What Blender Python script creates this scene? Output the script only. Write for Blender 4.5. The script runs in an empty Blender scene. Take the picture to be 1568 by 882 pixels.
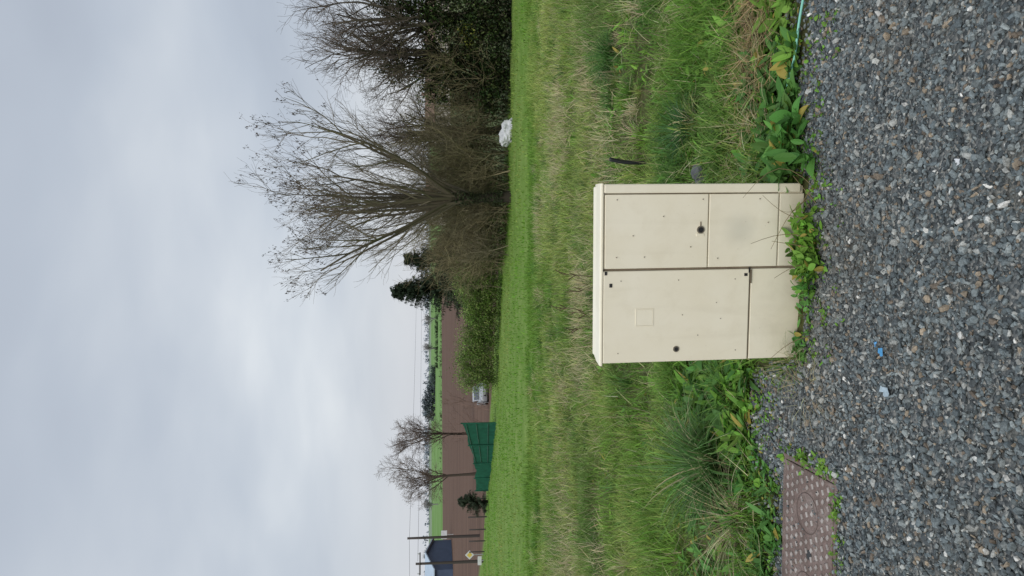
import bpy, bmesh, math, numpy as np
from mathutils import Matrix, Vector
rng = np.random.default_rng(7)
S = bpy.context.scene
COL = S.collection
def U(a,b,n): return rng.uniform(a,b,n)

# ------------------------------------------------------------------ materials
def nmat(name):
    m = bpy.data.materials.new(name); m.use_nodes = True
    nt = m.node_tree; nt.nodes.clear()
    out = nt.nodes.new('ShaderNodeOutputMaterial')
    return m, nt, out
def noise(nt, vec, scale, detail=4, rough=0.55, dist=0.0):
    n = nt.nodes.new('ShaderNodeTexNoise'); n.inputs['Scale'].default_value=scale
    n.inputs['Detail'].default_value=detail; n.inputs['Roughness'].default_value=rough
    n.inputs['Distortion'].default_value=dist
    if vec is not None: nt.links.new(vec, n.inputs['Vector'])
    return n.outputs['Fac']
def ramp(nt, fac, stops):
    r = nt.nodes.new('ShaderNodeValToRGB'); el = r.color_ramp.elements
    while len(el)<len(stops): el.new(0.5)
    for e,(p,c) in zip(el,stops):
        e.position=p; e.color=(*c,1) if len(c)==3 else c
    nt.links.new(fac, r.inputs['Fac']); return r.outputs['Color']
def mixc(nt, fac, a, b, mode='MIX'):
    m = nt.nodes.new('ShaderNodeMix'); m.data_type='RGBA'; m.blend_type=mode
    for sock,v in ((m.inputs[0],fac),(m.inputs[6],a),(m.inputs[7],b)):
        if isinstance(v,(int,float)): sock.default_value=v
        elif isinstance(v,tuple): sock.default_value=(*v,1)
        else: nt.links.new(v,sock)
    return m.outputs[2]
def math_(nt, op, a, b=None, c=None):
    m = nt.nodes.new('ShaderNodeMath'); m.operation=op
    for i,v in enumerate((a,b,c)):
        if v is None: continue
        if isinstance(v,(int,float)): m.inputs[i].default_value=v
        else: nt.links.new(v,m.inputs[i])
    return m.outputs[0]
def sstep(nt, v, lo, hi):
    m = nt.nodes.new('ShaderNodeMapRange'); m.interpolation_type='SMOOTHSTEP'
    nt.links.new(v,m.inputs[0]); m.inputs[1].default_value=lo; m.inputs[2].default_value=hi
    return m.outputs[0]
def principled(nt,out,col,rough=0.6,spec=0.4,bump=None,bs=0.3,bd=0.01,metal=0.0):
    p = nt.nodes.new('ShaderNodeBsdfPrincipled')
    if isinstance(col,tuple): p.inputs['Base Color'].default_value=(*col,1)
    else: nt.links.new(col,p.inputs['Base Color'])
    if isinstance(rough,(int,float)): p.inputs['Roughness'].default_value=rough
    else: nt.links.new(rough,p.inputs['Roughness'])
    p.inputs['Specular IOR Level'].default_value=spec
    p.inputs['Metallic'].default_value=metal
    if bump is not None:
        b = nt.nodes.new('ShaderNodeBump'); b.inputs['Strength'].default_value=bs; b.inputs['Distance'].default_value=bd
        nt.links.new(bump,b.inputs['Height']); nt.links.new(b.outputs[0],p.inputs['Normal'])
    nt.links.new(p.outputs[0],out.inputs['Surface']); return p
def simple(name,col,rough=0.6,spec=0.4,var=0.25,scale=20,metal=0.0,bs=0.2):
    m,nt,out = nmat(name)
    tc = nt.nodes.new('ShaderNodeTexCoord').outputs['Object']
    f = noise(nt,tc,scale,5)
    c = ramp(nt,f,[(0.25,tuple(x*(1-var) for x in col)),(0.75,tuple(min(1,x*(1+var)) for x in col))])
    principled(nt,out,c,rough,spec,bump=f,bs=bs,bd=0.005,metal=metal); return m
def attr_mat(name, rough=0.6, spec=0.3, trans=0.0, nscale=None):
    m,nt,out = nmat(name)
    a = nt.nodes.new('ShaderNodeAttribute'); a.attribute_name='Col'
    c = a.outputs['Color']
    if nscale:
        tc = nt.nodes.new('ShaderNodeTexCoord').outputs['Object']
        f = noise(nt,tc,nscale,2)
        c = mixc(nt,1.0,c,ramp(nt,f,[(0.3,(0.6,0.6,0.6)),(0.7,(1.25,1.25,1.25))]),'MULTIPLY')
    p = principled(nt,out,c,rough,spec)
    if trans>0:
        t = nt.nodes.new('ShaderNodeBsdfTranslucent'); nt.links.new(c,t.inputs['Color'])
        mx = nt.nodes.new('ShaderNodeMixShader'); mx.inputs[0].default_value=trans
        nt.links.new(p.outputs[0],mx.inputs[1]); nt.links.new(t.outputs[0],mx.inputs[2])
        nt.links.new(mx.outputs[0],out.inputs['Surface'])
    return m
M_leaf = attr_mat('foliage_mat',0.6,0.2,0.33)
M_bark = attr_mat('bark_mat',0.9,0.1,0.0)
M_stone= attr_mat('stone_mat',0.65,0.35,0.0,160.0)

# ------------------------------------------------------------------ mesh helpers
def link(o,parent=None):
    COL.objects.link(o)
    if parent is not None: o.parent=parent
    return o
def empty(name,loc=(0,0,0),rot=(0,0,0)):
    e = bpy.data.objects.new(name,None); e.location=loc; e.rotation_euler=rot
    e.empty_display_size=0.1; return link(e)
def tri_mesh(name, parts, mat, parent=None, smooth=False):
    vs=[];ts=[];cs=[];off=0
    for v,t,c in parts:
        v=v.reshape(-1,3); vs.append(v); ts.append(t.reshape(-1,3)+off); cs.append(c.reshape(-1,3)); off+=len(v)
    v=np.concatenate(vs).astype(np.float32); t=np.concatenate(ts).astype(np.int32); c=np.concatenate(cs).astype(np.float32)
    me=bpy.data.meshes.new(name)
    me.vertices.add(len(v)); me.vertices.foreach_set('co',v.ravel())
    me.loops.add(len(t)*3); me.loops.foreach_set('vertex_index',t.ravel())
    me.polygons.add(len(t)); me.polygons.foreach_set('loop_start',np.arange(0,len(t)*3,3,dtype=np.int32))
    me.polygons.foreach_set('use_smooth',np.full(len(t),smooth))
    a=me.color_attributes.new('Col','FLOAT_COLOR','POINT')
    cc=np.ones((len(v),4),np.float32); cc[:,:3]=c; a.data.foreach_set('color',cc.ravel())
    me.update(calc_edges=True); me.validate()
    me.materials.append(mat)
    return link(bpy.data.objects.new(name,me),parent)

def strips(root,az,el,curl,L,W,color,nseg=3,cols=2,prof=None,fold=0.15,roll=None,tipcol=None):
    n=len(root); L=np.broadcast_to(L,n); W=np.broadcast_to(W,n)
    az=np.broadcast_to(az,n); el=np.broadcast_to(el,n); curl=np.broadcast_to(curl,n)
    if prof is None: prof=lambda t:(1-t)**0.6
    side=np.stack([-np.sin(az),np.cos(az),np.zeros(n)],1)
    if roll is not None:
        up=np.stack([-np.cos(az)*np.sin(el),-np.sin(az)*np.sin(el),np.cos(el)],1)
        side=side*np.cos(roll)[:,None]+up*np.sin(roll)[:,None]
    p=root.astype(float).copy(); V=[];C=[]
    color=np.broadcast_to(color,(n,3)); tc=color if tipcol is None else np.broadcast_to(tipcol,(n,3))
    for k in range(nseg+1):
        t=k/nseg; e=el+curl*t
        d=np.stack([np.cos(az)*np.cos(e),np.sin(az)*np.cos(e),np.sin(e)],1)
        nr=np.stack([-np.cos(az)*np.sin(e),-np.sin(az)*np.sin(e),np.cos(e)],1)
        w=(W*max(prof(t),0.02)*0.5)[:,None]
        V.append(p+side*w)
        if cols==3: V.append(p-nr*w*2*fold)
        V.append(p-side*w)
        for _ in range(cols): C.append(color*(1-t)+tc*t)
        p=p+d*(L/nseg)[:,None]
    V=np.stack(V,1); C=np.stack(C,1); m=V.shape[1]
    T=[]
    for k in range(nseg):
        for j in range(cols-1):
            a=k*cols+j; b=a+1; c_=a+cols; d_=c_+1
            T+= [(a,b,d_),(a,d_,c_)]
    T=np.array(T)[None]+(np.arange(n)*m)[:,None,None]
    return V,T,C

def tubes(P,R,col,sides=4):
    n,K,_=P.shape
    d=P[:,-1]-P[:,0]; d/=np.linalg.norm(d,axis=1,keepdims=True)+1e-9
    ref=np.where(np.abs(d[:,2:3])<0.8,np.array([[0,0,1.]]),np.array([[1.,0,0]]))
    a=np.cross(d,ref); a/=np.linalg.norm(a,axis=1,keepdims=True)+1e-9; b=np.cross(d,a)
    th=np.arange(sides)*2*np.pi/sides
    ring=a[:,None,:]*np.cos(th)[None,:,None]+b[:,None,:]*np.sin(th)[None,:,None]
    V=P[:,:,None,:]+ring[:,None]*R[:,:,None,None]
    T=[]
    for k in range(K-1):
        for j in range(sides):
            p0=k*sides+j;p1=k*sides+(j+1)%sides;q0=p0+sides;q1=p1+sides
            T+=[(p0,p1,q1),(p0,q1,q0)]
    for j in range(1,sides-1): T.append(((K-1)*sides,(K-1)*sides+j,(K-1)*sides+j+1))
    T=np.array(T)[None]+(np.arange(n)*K*sides)[:,None,None]
    C=np.broadcast_to(np.broadcast_to(col,(n,3))[:,None,None,:],(n,K,sides,3))
    return V.reshape(n,-1,3),T,np.ascontiguousarray(C)

def box(name,x0,x1,y0,y1,z0,z1,mat,parent=None,bev=0.0,seg=2):
    bm=bmesh.new(); bmesh.ops.create_cube(bm,size=1)
    for v in bm.verts:
        v.co=Vector(((x0+x1)/2+v.co.x*(x1-x0),(y0+y1)/2+v.co.y*(y1-y0),(z0+z1)/2+v.co.z*(z1-z0)))
    if bev: bmesh.ops.bevel(bm,geom=bm.edges[:],offset=bev,segments=seg,affect='EDGES',profile=0.5)
    me=bpy.data.meshes.new(name); bm.to_mesh(me); bm.free(); me.materials.append(mat)
    return link(bpy.data.objects.new(name,me),parent)
def prism(name,pts,ax,a0,a1,mat,parent=None,bev=0.0):
    bm=bmesh.new()
    def mk(p,a):
        if ax==0: return (a,p[0],p[1])
        if ax==1: return (p[0],a,p[1])
        return (p[0],p[1],a)
    A=[bm.verts.new(mk(p,a0)) for p in pts]; B=[bm.verts.new(mk(p,a1)) for p in pts]
    bm.faces.new(A); bm.faces.new(B[::-1]); n=len(pts)
    for i in range(n): bm.faces.new((A[i],B[i],B[(i+1)%n],A[(i+1)%n]))
    bmesh.ops.recalc_face_normals(bm,faces=bm.faces)
    if bev: bmesh.ops.bevel(bm,geom=bm.edges[:],offset=bev,segments=2,affect='EDGES')
    me=bpy.data.meshes.new(name); bm.to_mesh(me); bm.free(); me.materials.append(mat)
    return link(bpy.data.objects.new(name,me),parent)
def cyl(name,loc,r,depth,mat,parent=None,axis='Z',seg=20,r2=None):
    bm=bmesh.new(); bmesh.ops.create_cone(bm,cap_ends=True,segments=seg,radius1=r,radius2=r if r2 is None else r2,depth=depth)
    M=Matrix.Identity(4)
    if axis=='Y': M=Matrix.Rotation(math.pi/2,4,'X')
    if axis=='X': M=Matrix.Rotation(math.pi/2,4,'Y')
    bmesh.ops.transform(bm,matrix=Matrix.Translation(loc)@M,verts=bm.verts)
    me=bpy.data.meshes.new(name); bm.to_mesh(me); bm.free(); me.materials.append(mat)
    return link(bpy.data.objects.new(name,me),parent)
def polytube(name,pts,rad,col,mat,parent=None,sides=8,sub=6):
    pts=np.array(pts,float); n=len(pts); t=np.linspace(0,n-1,(n-1)*sub+1)
    out=[]
    for s in t:
        i=min(int(s),n-2); f=s-i
        p0=pts[max(i-1,0)];p1=pts[i];p2=pts[i+1];p3=pts[min(i+2,n-1)]
        out.append(0.5*((2*p1)+(-p0+p2)*f+(2*p0-5*p1+4*p2-p3)*f*f+(-p0+3*p1-3*p2+p3)*f**3))
    P=np.array(out)[None]; r=np.interp(t,np.arange(n),np.broadcast_to(rad,n))[None]
    return tri_mesh(name,[tubes(P,r,np.array(col),sides)],mat,parent,True)

# ------------------------------------------------------------------ terrain
def pn(x,y,s,seed=0):
    r=np.random.default_rng(seed); v=0
    for i in range(18):
        a=r.uniform(0,2*np.pi); k=r.uniform(0.5,3.2)*s; ph=r.uniform(0,6.28)
        wx=x+.35/s*np.sin(y*s*1.3+i); v=v+np.sin((wx*np.cos(a)+y*np.sin(a))*k+ph)
    return v/4.2
def H(x,y):
    z=np.interp(y,[-50,3.6,5,60,80,250,420,600,3000],[0,0,-.055,-2.8,-2.95,-3.0,-1.6,0.6,3.0])
    b=np.clip((y-3.1)/1.5,0,1)*np.clip((80-y)/40,0,1)
    return z+b*(0.03*pn(x,y,1.3,3)+0.015*pn(x,y,3.0,4))
def edge_d(x,y): return ((x-8)*39.3+(y-20.7)*31)/50.05
ys=np.concatenate([np.arange(-6,12,.15),np.arange(12,62,.8),np.geomspace(62,3500,46)])
xr=np.concatenate([np.arange(0,7,.2),np.geomspace(7,3000,40)]); xs=np.concatenate([-xr[:0:-1],xr])
X,Y=np.meshgrid(xs,ys); Z=H(X,Y)
def grid_mesh(name,X,Y,Z,mat,smooth=True):
    r,c=X.shape; V=np.stack([X,Y,Z],-1).reshape(-1,3)
    i=np.arange(r*c).reshape(r,c); a=i[:-1,:-1].ravel();b=i[:-1,1:].ravel();d=i[1:,1:].ravel();e=i[1:,:-1].ravel()
    T=np.concatenate([np.stack([a,b,d],1),np.stack([a,d,e],1)])
    return tri_mesh(name,[(V,T,np.ones_like(V)*.3)],mat,None,smooth)
def ground_mat():
    m,nt,out=nmat('ground_mat')
    pos=nt.nodes.new('ShaderNodeNewGeometry').outputs['Position']
    sp=nt.nodes.new('ShaderNodeSeparateXYZ'); nt.links.new(pos,sp.inputs[0]); x,y=sp.outputs[0],sp.outputs[1]
    fine=noise(nt,pos,14,6,.65); mid=noise(nt,pos,1.1,5,.6); big=noise(nt,pos,0.03,3)
    soil=ramp(nt,fine,[(.3,(.04,.04,.018)),(.6,(.09,.095,.035)),(.8,(.18,.17,.07))])
    lawn=mixc(nt,ramp(nt,mid,[(.4,(0,0,0)),(.65,(1,1,1))]),(.12,.21,.035),(.19,.27,.07))
    lawn=mixc(nt,ramp(nt,fine,[(.3,(0,0,0)),(.8,(.6,.6,.6))]),lawn,(.08,.14,.025))
    col=mixc(nt,sstep(nt,y,7,15),soil,lawn)
    ed=math_(nt,'ADD',math_(nt,'MULTIPLY',math_(nt,'SUBTRACT',x,8),.785),math_(nt,'MULTIPLY',math_(nt,'SUBTRACT',y,20.7),.619))
    mp=nt.nodes.new('ShaderNodeMapping'); nt.links.new(pos,mp.inputs[0]); mp.inputs['Scale'].default_value=(.05,.5,1)
    fur=noise(nt,mp.outputs[0],1.2,5)
    brown=ramp(nt,fur,[(.3,(.085,.052,.038)),(.7,(.14,.088,.063))])
    # rough grass behind the thicket, the plough starts further left
    rgt=sstep(nt,math_(nt,'ADD',x,math_(nt,'MULTIPLY',y,-.03)),.5,2.5)
    brown=mixc(nt,rgt,brown,ramp(nt,mid,[(.3,(.06,.085,.03)),(.7,(.12,.14,.06))]))
    col=mixc(nt,sstep(nt,ed,1.0,2.5),col,brown)
    yy=math_(nt,'ADD',y,math_(nt,'MULTIPLY',x,-.25))
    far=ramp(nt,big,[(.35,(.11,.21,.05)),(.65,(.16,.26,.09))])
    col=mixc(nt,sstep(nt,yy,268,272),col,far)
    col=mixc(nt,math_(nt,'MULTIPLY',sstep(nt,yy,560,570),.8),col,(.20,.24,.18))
    principled(nt,out,col,.95,.1,bump=fine,bs=.6,bd=.03); return m
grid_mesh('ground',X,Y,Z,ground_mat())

def yedge(x):
    b=np.interp(x,[-4,-1.5,-.95,-.8,-.4,-.3,0,.5,.7,1.2,4],[3.2,3.2,3.25,3.42,3.42,3.05,2.98,3.02,3.02,2.98,2.9])
    return b+.035*np.sin(x*9+1)+.02*np.sin(x*23)
def gravel_mat():
    m,nt,out=nmat('gravel_bed_mat')
    pos=nt.nodes.new('ShaderNodeNewGeometry').outputs['Position']
    vo=nt.nodes.new('ShaderNodeTexVoronoi'); vo.inputs['Scale'].default_value=95; nt.links.new(pos,vo.inputs['Vector'])
    sep=nt.nodes.new('ShaderNodeSeparateColor'); nt.links.new(vo.outputs['Color'],sep.inputs[0])
    c=ramp(nt,sep.outputs[0],[(0,(.03,.033,.034)),(.4,(.075,.085,.087)),(.75,(.14,.145,.14)),(1,(.28,.27,.24))])
    n2=noise(nt,pos,3,4)
    c=mixc(nt,ramp(nt,n2,[(.5,(0,0,0)),(.75,(.6,.6,.6))]),c,(.11,.10,.075))
    h=math_(nt,'SUBTRACT',1,vo.outputs['Distance'])
    principled(nt,out,c,.8,.3,bump=h,bs=.8,bd=.01); return m
gx=np.arange(-6,6.01,.04); gt=np.linspace(0,1,60)
GX,GT=np.meshgrid(gx,gt); GY=-4+(yedge(GX)+4)*GT; GZ=H(GX,GY)+.004
grid_mesh('gravel_road',GX,GY,GZ,gravel_mat())

def rotm(n):
    q=rng.normal(size=(n,4)); q/=np.linalg.norm(q,axis=1,keepdims=True); w,x,y,z=q.T
    return np.stack([np.stack([1-2*(y*y+z*z),2*(x*y-z*w),2*(x*z+y*w)],1),np.stack([2*(x*y+z*w),1-2*(x*x+z*z),2*(y*z-x*w)],1),np.stack([2*(x*z-y*w),2*(y*z+x*w),1-2*(x*x+y*y)],1)],1)
bm=bmesh.new(); bmesh.ops.create_icosphere(bm,subdivisions=1,radius=1)
ICV=np.array([v.co[:] for v in bm.verts]); ICT=np.array([[v.index for v in f.verts] for f in bm.faces]); bm.free()
OCV=np.array([[1,0,0],[-1,0,0],[0,1,0],[0,-1,0],[0,0,1],[0,0,-1.]]); OCT=np.array([[0,2,4],[2,1,4],[1,3,4],[3,0,4],[2,0,5],[1,2,5],[3,1,5],[0,3,5]])
PAL=np.array([[.055,.066,.070],[.10,.122,.128],[.145,.17,.172],[.205,.228,.222],[.33,.335,.31],[.26,.21,.15],[.15,.12,.09],[.55,.54,.50]])
PW=np.array([.16,.24,.24,.16,.08,.05,.05,.014]); PW/=PW.sum()
def stones(x,y,size,BV,BT,zoff):
    n=len(x); V=np.broadcast_to(BV,(n,)+BV.shape)*(1+rng.uniform(-.32,.32,(n,len(BV),1)))
    V=V*np.stack([U(.85,1.35,n),U(.6,.95,n),U(.42,.75,n)],1)[:,None]
    V=np.einsum('nij,nkj->nki',rotm(n),V)
    V=V*np.array([1,1,.85])*size[:,None,None]+np.stack([x,y,H(x,y)+zoff],1)[:,None]
    C=PAL[rng.choice(len(PAL),n,p=PW)]*U(.7,1.3,n)[:,None]
    dust=np.clip(.12*pn(x,y,2.5,61)+.5*np.exp(-((x+.05)**2/.25+(y-2.85)**2/.04)),0,.5)*rng.random(n); C=C*(1-dust[:,None])+np.array([.20,.17,.12])*dust[:,None]
    T=BT[None]+(np.arange(n)*len(BV))[:,None,None]
    return V,T,np.ascontiguousarray(np.broadcast_to(C[:,None],(n,len(BV),3)))
def gpts(n,x0,x1,y0,soft=.03):
    x=U(x0,x1,n); y=U(y0,3.6,n); k=y<yedge(x)+rng.normal(0,soft,n); 
    k&=~((x>-1.5)&(x<-.76)&(y>2.77)&(y<3.17))
    k&=~((y>3.04-.12*(x+.3))&(x>-.31)&(x<.47))
    return x[k],y[k]
parts=[]
x,y=gpts(30000,-1.7,1.7,1.45); sz=rng.lognormal(math.log(.0090),.32,len(x)).clip(.004,.019)
parts.append(stones(x,y,sz,ICV,ICT,U(.002,.011,len(x))))
x,y=gpts(30000,-1.8,1.8,1.3,.08); parts.append(stones(x,y,U(.0025,.0055,len(x)),OCV,OCT,U(.003,.008,len(x))))
for sx in (-1,1):
    x=sx*U(1.6,4.5,9000); y=U(.2,3.4,9000); k=y<yedge(x)
    parts.append(stones(x[k],y[k],U(.007,.015,k.sum()),OCV,OCT,U(.002,.010,k.sum())))
x=U(-1.7,1.7,4000);y=U(.3,1.5,4000); parts.append(stones(x,y,U(.007,.015,4000),OCV,OCT,U(.002,.010,4000)))
x=rng.normal(0,1,900); y=yedge(x)+np.abs(rng.normal(0,.14,900)); k=~((y>2.95)&(x>-.33)&(x<.5)); parts.append(stones(x[k],y[k],U(.006,.013,k.sum()),ICV,ICT,U(.004,.012,k.sum())))
x=U(-1.45,-.8,90);y=U(2.8,3.13,90); parts.append(stones(x,y,U(.002,.006,90),OCV,OCT,np.full(90,.022)))
tri_mesh('gravel',parts,M_stone)
x=np.array([.3,-.25,.55,.05,-.5,.75,-.1,.2,-.8]);y=np.array([2.1,1.98,2.6,2.25,2.0,2.3,2.75,1.95,2.2])
p=stones(x,y,U(.007,.011,9),ICV,ICT,np.full(9,.011)); p=(p[0],p[1],np.ones_like(p[2])*np.array([.5,.5,.47]))
tri_mesh('white_pebbles',[p],M_stone)

# ------------------------------------------------------------------ grass
GREEN=np.array([.15,.28,.04]); LUSH=np.array([.125,.26,.035]); OLIVE=np.array([.27,.33,.09]); STRAW=np.array([.56,.50,.29]); DARKG=np.array([.05,.12,.025])
def mixcol(a,b,f): return a*(1-f[:,None])+b*f[:,None]
def in_cab(x,y): return (x>-.32)&(x<.48)&(y>2.98)&(y<3.34)
def field(n,y0,y1,spread=.47,pad=.6):
    y=np.sqrt(U(y0**2,y1**2,n)); x=U(-1,1,n)*(spread*y+pad)
    k=(edge_d(x,y)<.6)&~in_cab(x,y)&(y>yedge(x)+rng.normal(0,.05,n)); return x[k],y[k]
def vgrad(c,n,a=.15): return c*(1+rng.normal(0,a,(n,1)))*(1+rng.normal(0,.06,(n,3)))
def blades(x,y,h,w,col,el=None,curl=None,nseg=3,dz=0):
    n=len(x); r=np.stack([x,y,H(x,y)-.005+dz],1)
    el=U(.8,1.5,n) if el is None else el; curl=U(-2.0,-.3,n) if curl is None else curl
    return strips(r,U(0,6.283,n),el,curl,h,w,np.clip(col,.005,.8),nseg,2,roll=U(-.6,.6,n))
parts=[]
x,y=field(50000,3.0,5.4); n=len(x); patch=pn(x,y,1.8,11); k=patch+rng.normal(0,.4,n)>-.9; x,y,patch=x[k],y[k],patch[k]; n=len(x)
f=np.clip(.12+.4*patch+.15*np.clip((y-4.4),0,1)+rng.normal(0,.25,n),0,1); dk=np.clip(.3-.7*pn(x,y,1.4,18),0,.75)
tall=np.clip(1+.7*pn(x,y,2.2,12),.3,2.2); low=np.clip((y-yedge(x))/.35+.25,.25,1)
parts.append(blades(x,y,U(.05,.17,n)*tall*low,U(.003,.008,n),vgrad(mixcol(mixcol(LUSH,OLIVE*1.1,f),DARKG*1.2,dk),n,.28)))
x,y=field(72000,5,9.2); n=len(x); patch=pn(x,y,1.0,13); k=patch+rng.normal(0,.5,n)>-1.1; x,y,patch=x[k],y[k],patch[k]; n=len(x)
f=np.clip(.30+.6*patch+.25*np.clip((y-5.5)/2,0,1)+rng.normal(0,.25,n),0,1); dk=np.clip(.12-.6*pn(x,y,.9,19),0,.6)
parts.append(blades(x,y,U(.05,.15,n)*np.clip(1+.6*pn(x,y,2.2,14),.35,2.1),U(.004,.009,n),vgrad(mixcol(mixcol(GREEN,OLIVE*1.2,f),DARKG*1.5,dk),n,.25)))
x,y=field(60000,9,16.5); n=len(x); patch=pn(x,y,.7,15)
f=np.clip(.4+.7*patch-.4*np.clip((y-12)/3,0,1)+rng.normal(0,.2,n),0,1)
parts.append(blades(x,y,U(.06,.16,n)*np.clip(1+.5*pn(x,y,1.5,17),.4,1.8),U(.008,.015,n),vgrad(mixcol(GREEN*.95,OLIVE*1.2,f),n,.22),nseg=2))
x,y=field(74000,16,66); n=len(x); patch=pn(x,y,.3,16)
parts.append(blades(x,y,U(.06,.13,n),U(.015,.035,n),vgrad(mixcol(GREEN*np.array([1.0,1.1,.9]),OLIVE*1.05,np.clip(.25+.6*patch,0,1)),n,.17),nseg=2))
m=620; ty=np.sqrt(U(4.2**2,15**2,m)); tx=U(-1,1,m)*(.47*ty+.5); nb=55; n=m*nb
rad=np.repeat(U(.03,.11,m),nb); a=U(0,6.28,n); q=np.sqrt(rng.random(n)); x=np.repeat(tx,nb)+np.cos(a)*rad*q; y=np.repeat(ty,nb)+np.sin(a)*rad*q
tc_=np.array([DARKG*1.1,DARKG*1.6,GREEN,GREEN*1.2,OLIVE,OLIVE*1.25,STRAW*.85])[rng.integers(0,7,m)]
parts.append(strips(np.stack([x,y,H(x,y)-.01],1),a+rng.normal(0,.5,n),U(.6,1.5,n),U(-2,-.4,n),np.repeat(U(.12,.30,m),nb)*U(.6,1.1,n),U(.004,.008,n),np.clip(vgrad(np.repeat(tc_,nb,0),n,.2),.01,.8),4,2,roll=U(-.5,.5,n)))
tri_mesh('grass',parts,M_leaf)
parts=[]
x,y=field(8000,3.3,5.2); k=(pn(x,y,1.6,21)>.25)|(rng.random(len(x))<.12); x,y=x[k],y[k]; n=len(x)
parts.append(blades(x,y,U(.08,.2,n),U(.002,.0045,n),vgrad(np.broadcast_to(STRAW*.9,(n,3)),n,.25),el=U(-.05,.9,n),curl=U(-.9,.2,n),dz=.05))
x,y=field(40000,5,14); k=rng.random(len(x))<np.clip(.28+.75*pn(x,y,.9,22)-.5*np.clip((y-10)/3,0,1),.05,1); x,y=x[k],y[k]; n=len(x)
parts.append(blades(x,y,U(.1,.26,n),U(.0035,.008,n),vgrad(np.broadcast_to(STRAW*.9,(n,3)),n,.25),el=U(.1,1.4,n),curl=U(-1.1,.1,n),dz=.03))
x,y=field(2600,4.6,12); n=len(x); parts.append(blades(x,y,U(.2,.42,n),U(.002,.004,n),vgrad(np.broadcast_to(STRAW*.6,(n,3)),n,.3),el=U(1.1,1.6,n),curl=U(-.5,.1,n)))
x=rng.normal(1.25,.25,900); y=rng.normal(3.45,.12,900); k=y>yedge(x); x,y=x[k],y[k]; n=len(x)
parts.append(blades(x,y,U(.08,.22,n),U(.002,.0045,n),vgrad(np.broadcast_to(STRAW*np.array([.62,.52,.45]),(n,3)),n,.35),el=U(-.1,.6,n),curl=U(-.6,.3,n),dz=.05))
tri_mesh('dry_grass',parts,M_leaf)

def tuft(name,x,y,n,L,rad,col,w=.005,spreadel=(.7,1.5),curl=(-2.2,-.6),dead=0):
    a=U(0,6.28,n); r=rad*np.sqrt(rng.random(n)); px,py=x+np.cos(a)*r,y+np.sin(a)*r
    root=np.stack([px,py,H(px,py)-.01],1)
    c=vgrad(np.broadcast_to(col,(n,3)),n,.3); kd=rng.random(n)<dead; c[kd]=vgrad(np.broadcast_to(STRAW*.8,(kd.sum(),3)),kd.sum(),.2)
    p=strips(root,a+rng.normal(0,.5,n),U(*spreadel,n),U(*curl,n),U(.6,1.1,n)*L,U(.6,1.2,n)*w,np.clip(c,.01,.8),7,2,roll=U(-.4,.4,n))
    return tri_mesh(name,[p],M_leaf)
tuft('rush_clump',-.98,3.98,480,.54,.10,np.array([.10,.20,.055]),.0085,dead=.08)
tuft('rush_clump',-1.2,3.72,170,.42,.08,STRAW*.8,.0055,(.3,1.2),(-1.5,-.3),dead=.6)
tuft('grass_tuft',2.2,6.9,300,.38,.10,np.array([.08,.18,.04]),.010)
tuft('grass_tuft',1.78,6.7,180,.26,.08,np.array([.09,.19,.04]),.009)
tuft('grass_tuft',.98,4.45,220,.28,.06,np.array([.06,.15,.045]),.008)
tuft('grass_tuft',-.33,3.12,120,.17,.06,np.array([.15,.25,.06]),.0035,dead=.4)
tuft('grass_tuft',-.44,3.0,140,.17,.1,STRAW*.85,.003,(.1,1.0),dead=.7)
tuft('grass_tuft',.75,3.9,180,.2,.08,np.array([.12,.24,.05]),.006)
tuft('grass_tuft',-.55,3.75,200,.24,.1,np.array([.13,.25,.05]),.006)

def lprof(t): return math.sin(math.pi*min(1,(t*.93+.05)))**.8
def rosettes(x,y,nl,L,W,col,el=(.15,1.0),h=.03):
    m=len(x); rx=np.repeat(x,nl); ry=np.repeat(y,nl); n=m*nl; LL=np.repeat(L,nl)*U(.5,1.15,n)
    root=np.stack([rx+rng.normal(0,.012,n),ry+rng.normal(0,.012,n),H(rx,ry)+U(0,h,n)],1)
    base=np.repeat(vgrad(np.broadcast_to(col,(m,3)),m,.22),nl,0)*(1+rng.normal(0,.15,(n,1)))
    yel=rng.random(n)<.04; base[yel]=np.array([.4,.33,.08])
    return strips(root,U(0,6.28,n),U(*el,n),U(-1.5,.1,n),LL,LL*W*U(.7,1.2,n),np.clip(base,.01,.6),6,3,prof=lprof,fold=.13,roll=U(-.5,.5,n))
LG=np.array([.15,.30,.045]); DK=np.array([.075,.18,.04])
parts=[]
def wpts(n,x0,x1,y0,y1):
    x=U(x0,x1,n);y=U(y0,y1,n);k=~in_cab(x,y)&(y>yedge(x)-.02);return x[k],y[k]
for (n,x0,x1,y0,y1,L0,L1,W,col,nl) in [
  (150,.5,1.75,3.03,3.7,.04,.11,.36,LG,7),(110,.5,2.0,3.5,4.6,.05,.12,.28,LG*1.05,7),(55,.5,1.1,3.05,3.5,.07,.13,.42,DK*1.1,7),
  (130,-.85,-.3,3.5,4.6,.06,.15,.25,LG,7),(50,-.85,-.3,3.5,4.3,.08,.16,.35,DK*1.2,7),(130,-2.0,-.6,3.25,4.4,.05,.12,.3,DK*1.3,7),(220,-2.6,2.6,4.4,6.8,.05,.11,.3,LG,7),(110,-3.5,3.5,6.5,9.5,.06,.12,.35,LG,7),
  (620,-1.9,1.9,3.05,4.6,.018,.04,.8,LG*.95,9),(60,-1.6,-.75,3.2,3.5,.03,.07,.5,DK*1.4,7)]:
    x,y=wpts(n,x0,x1,y0,y1); parts.append(rosettes(x,y,nl,U(L0,L1,len(x)),W,col))
x=rng.normal(0,1,380)*.9; y=yedge(x)-np.abs(rng.normal(0,.11,380)); k=~((x>-1.45)&(x<-.8)&(y>2.8)&(y<3.14))
parts.append(rosettes(x[k],y[k],6,U(.008,.028,k.sum()),.7,LG,h=.01))
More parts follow.
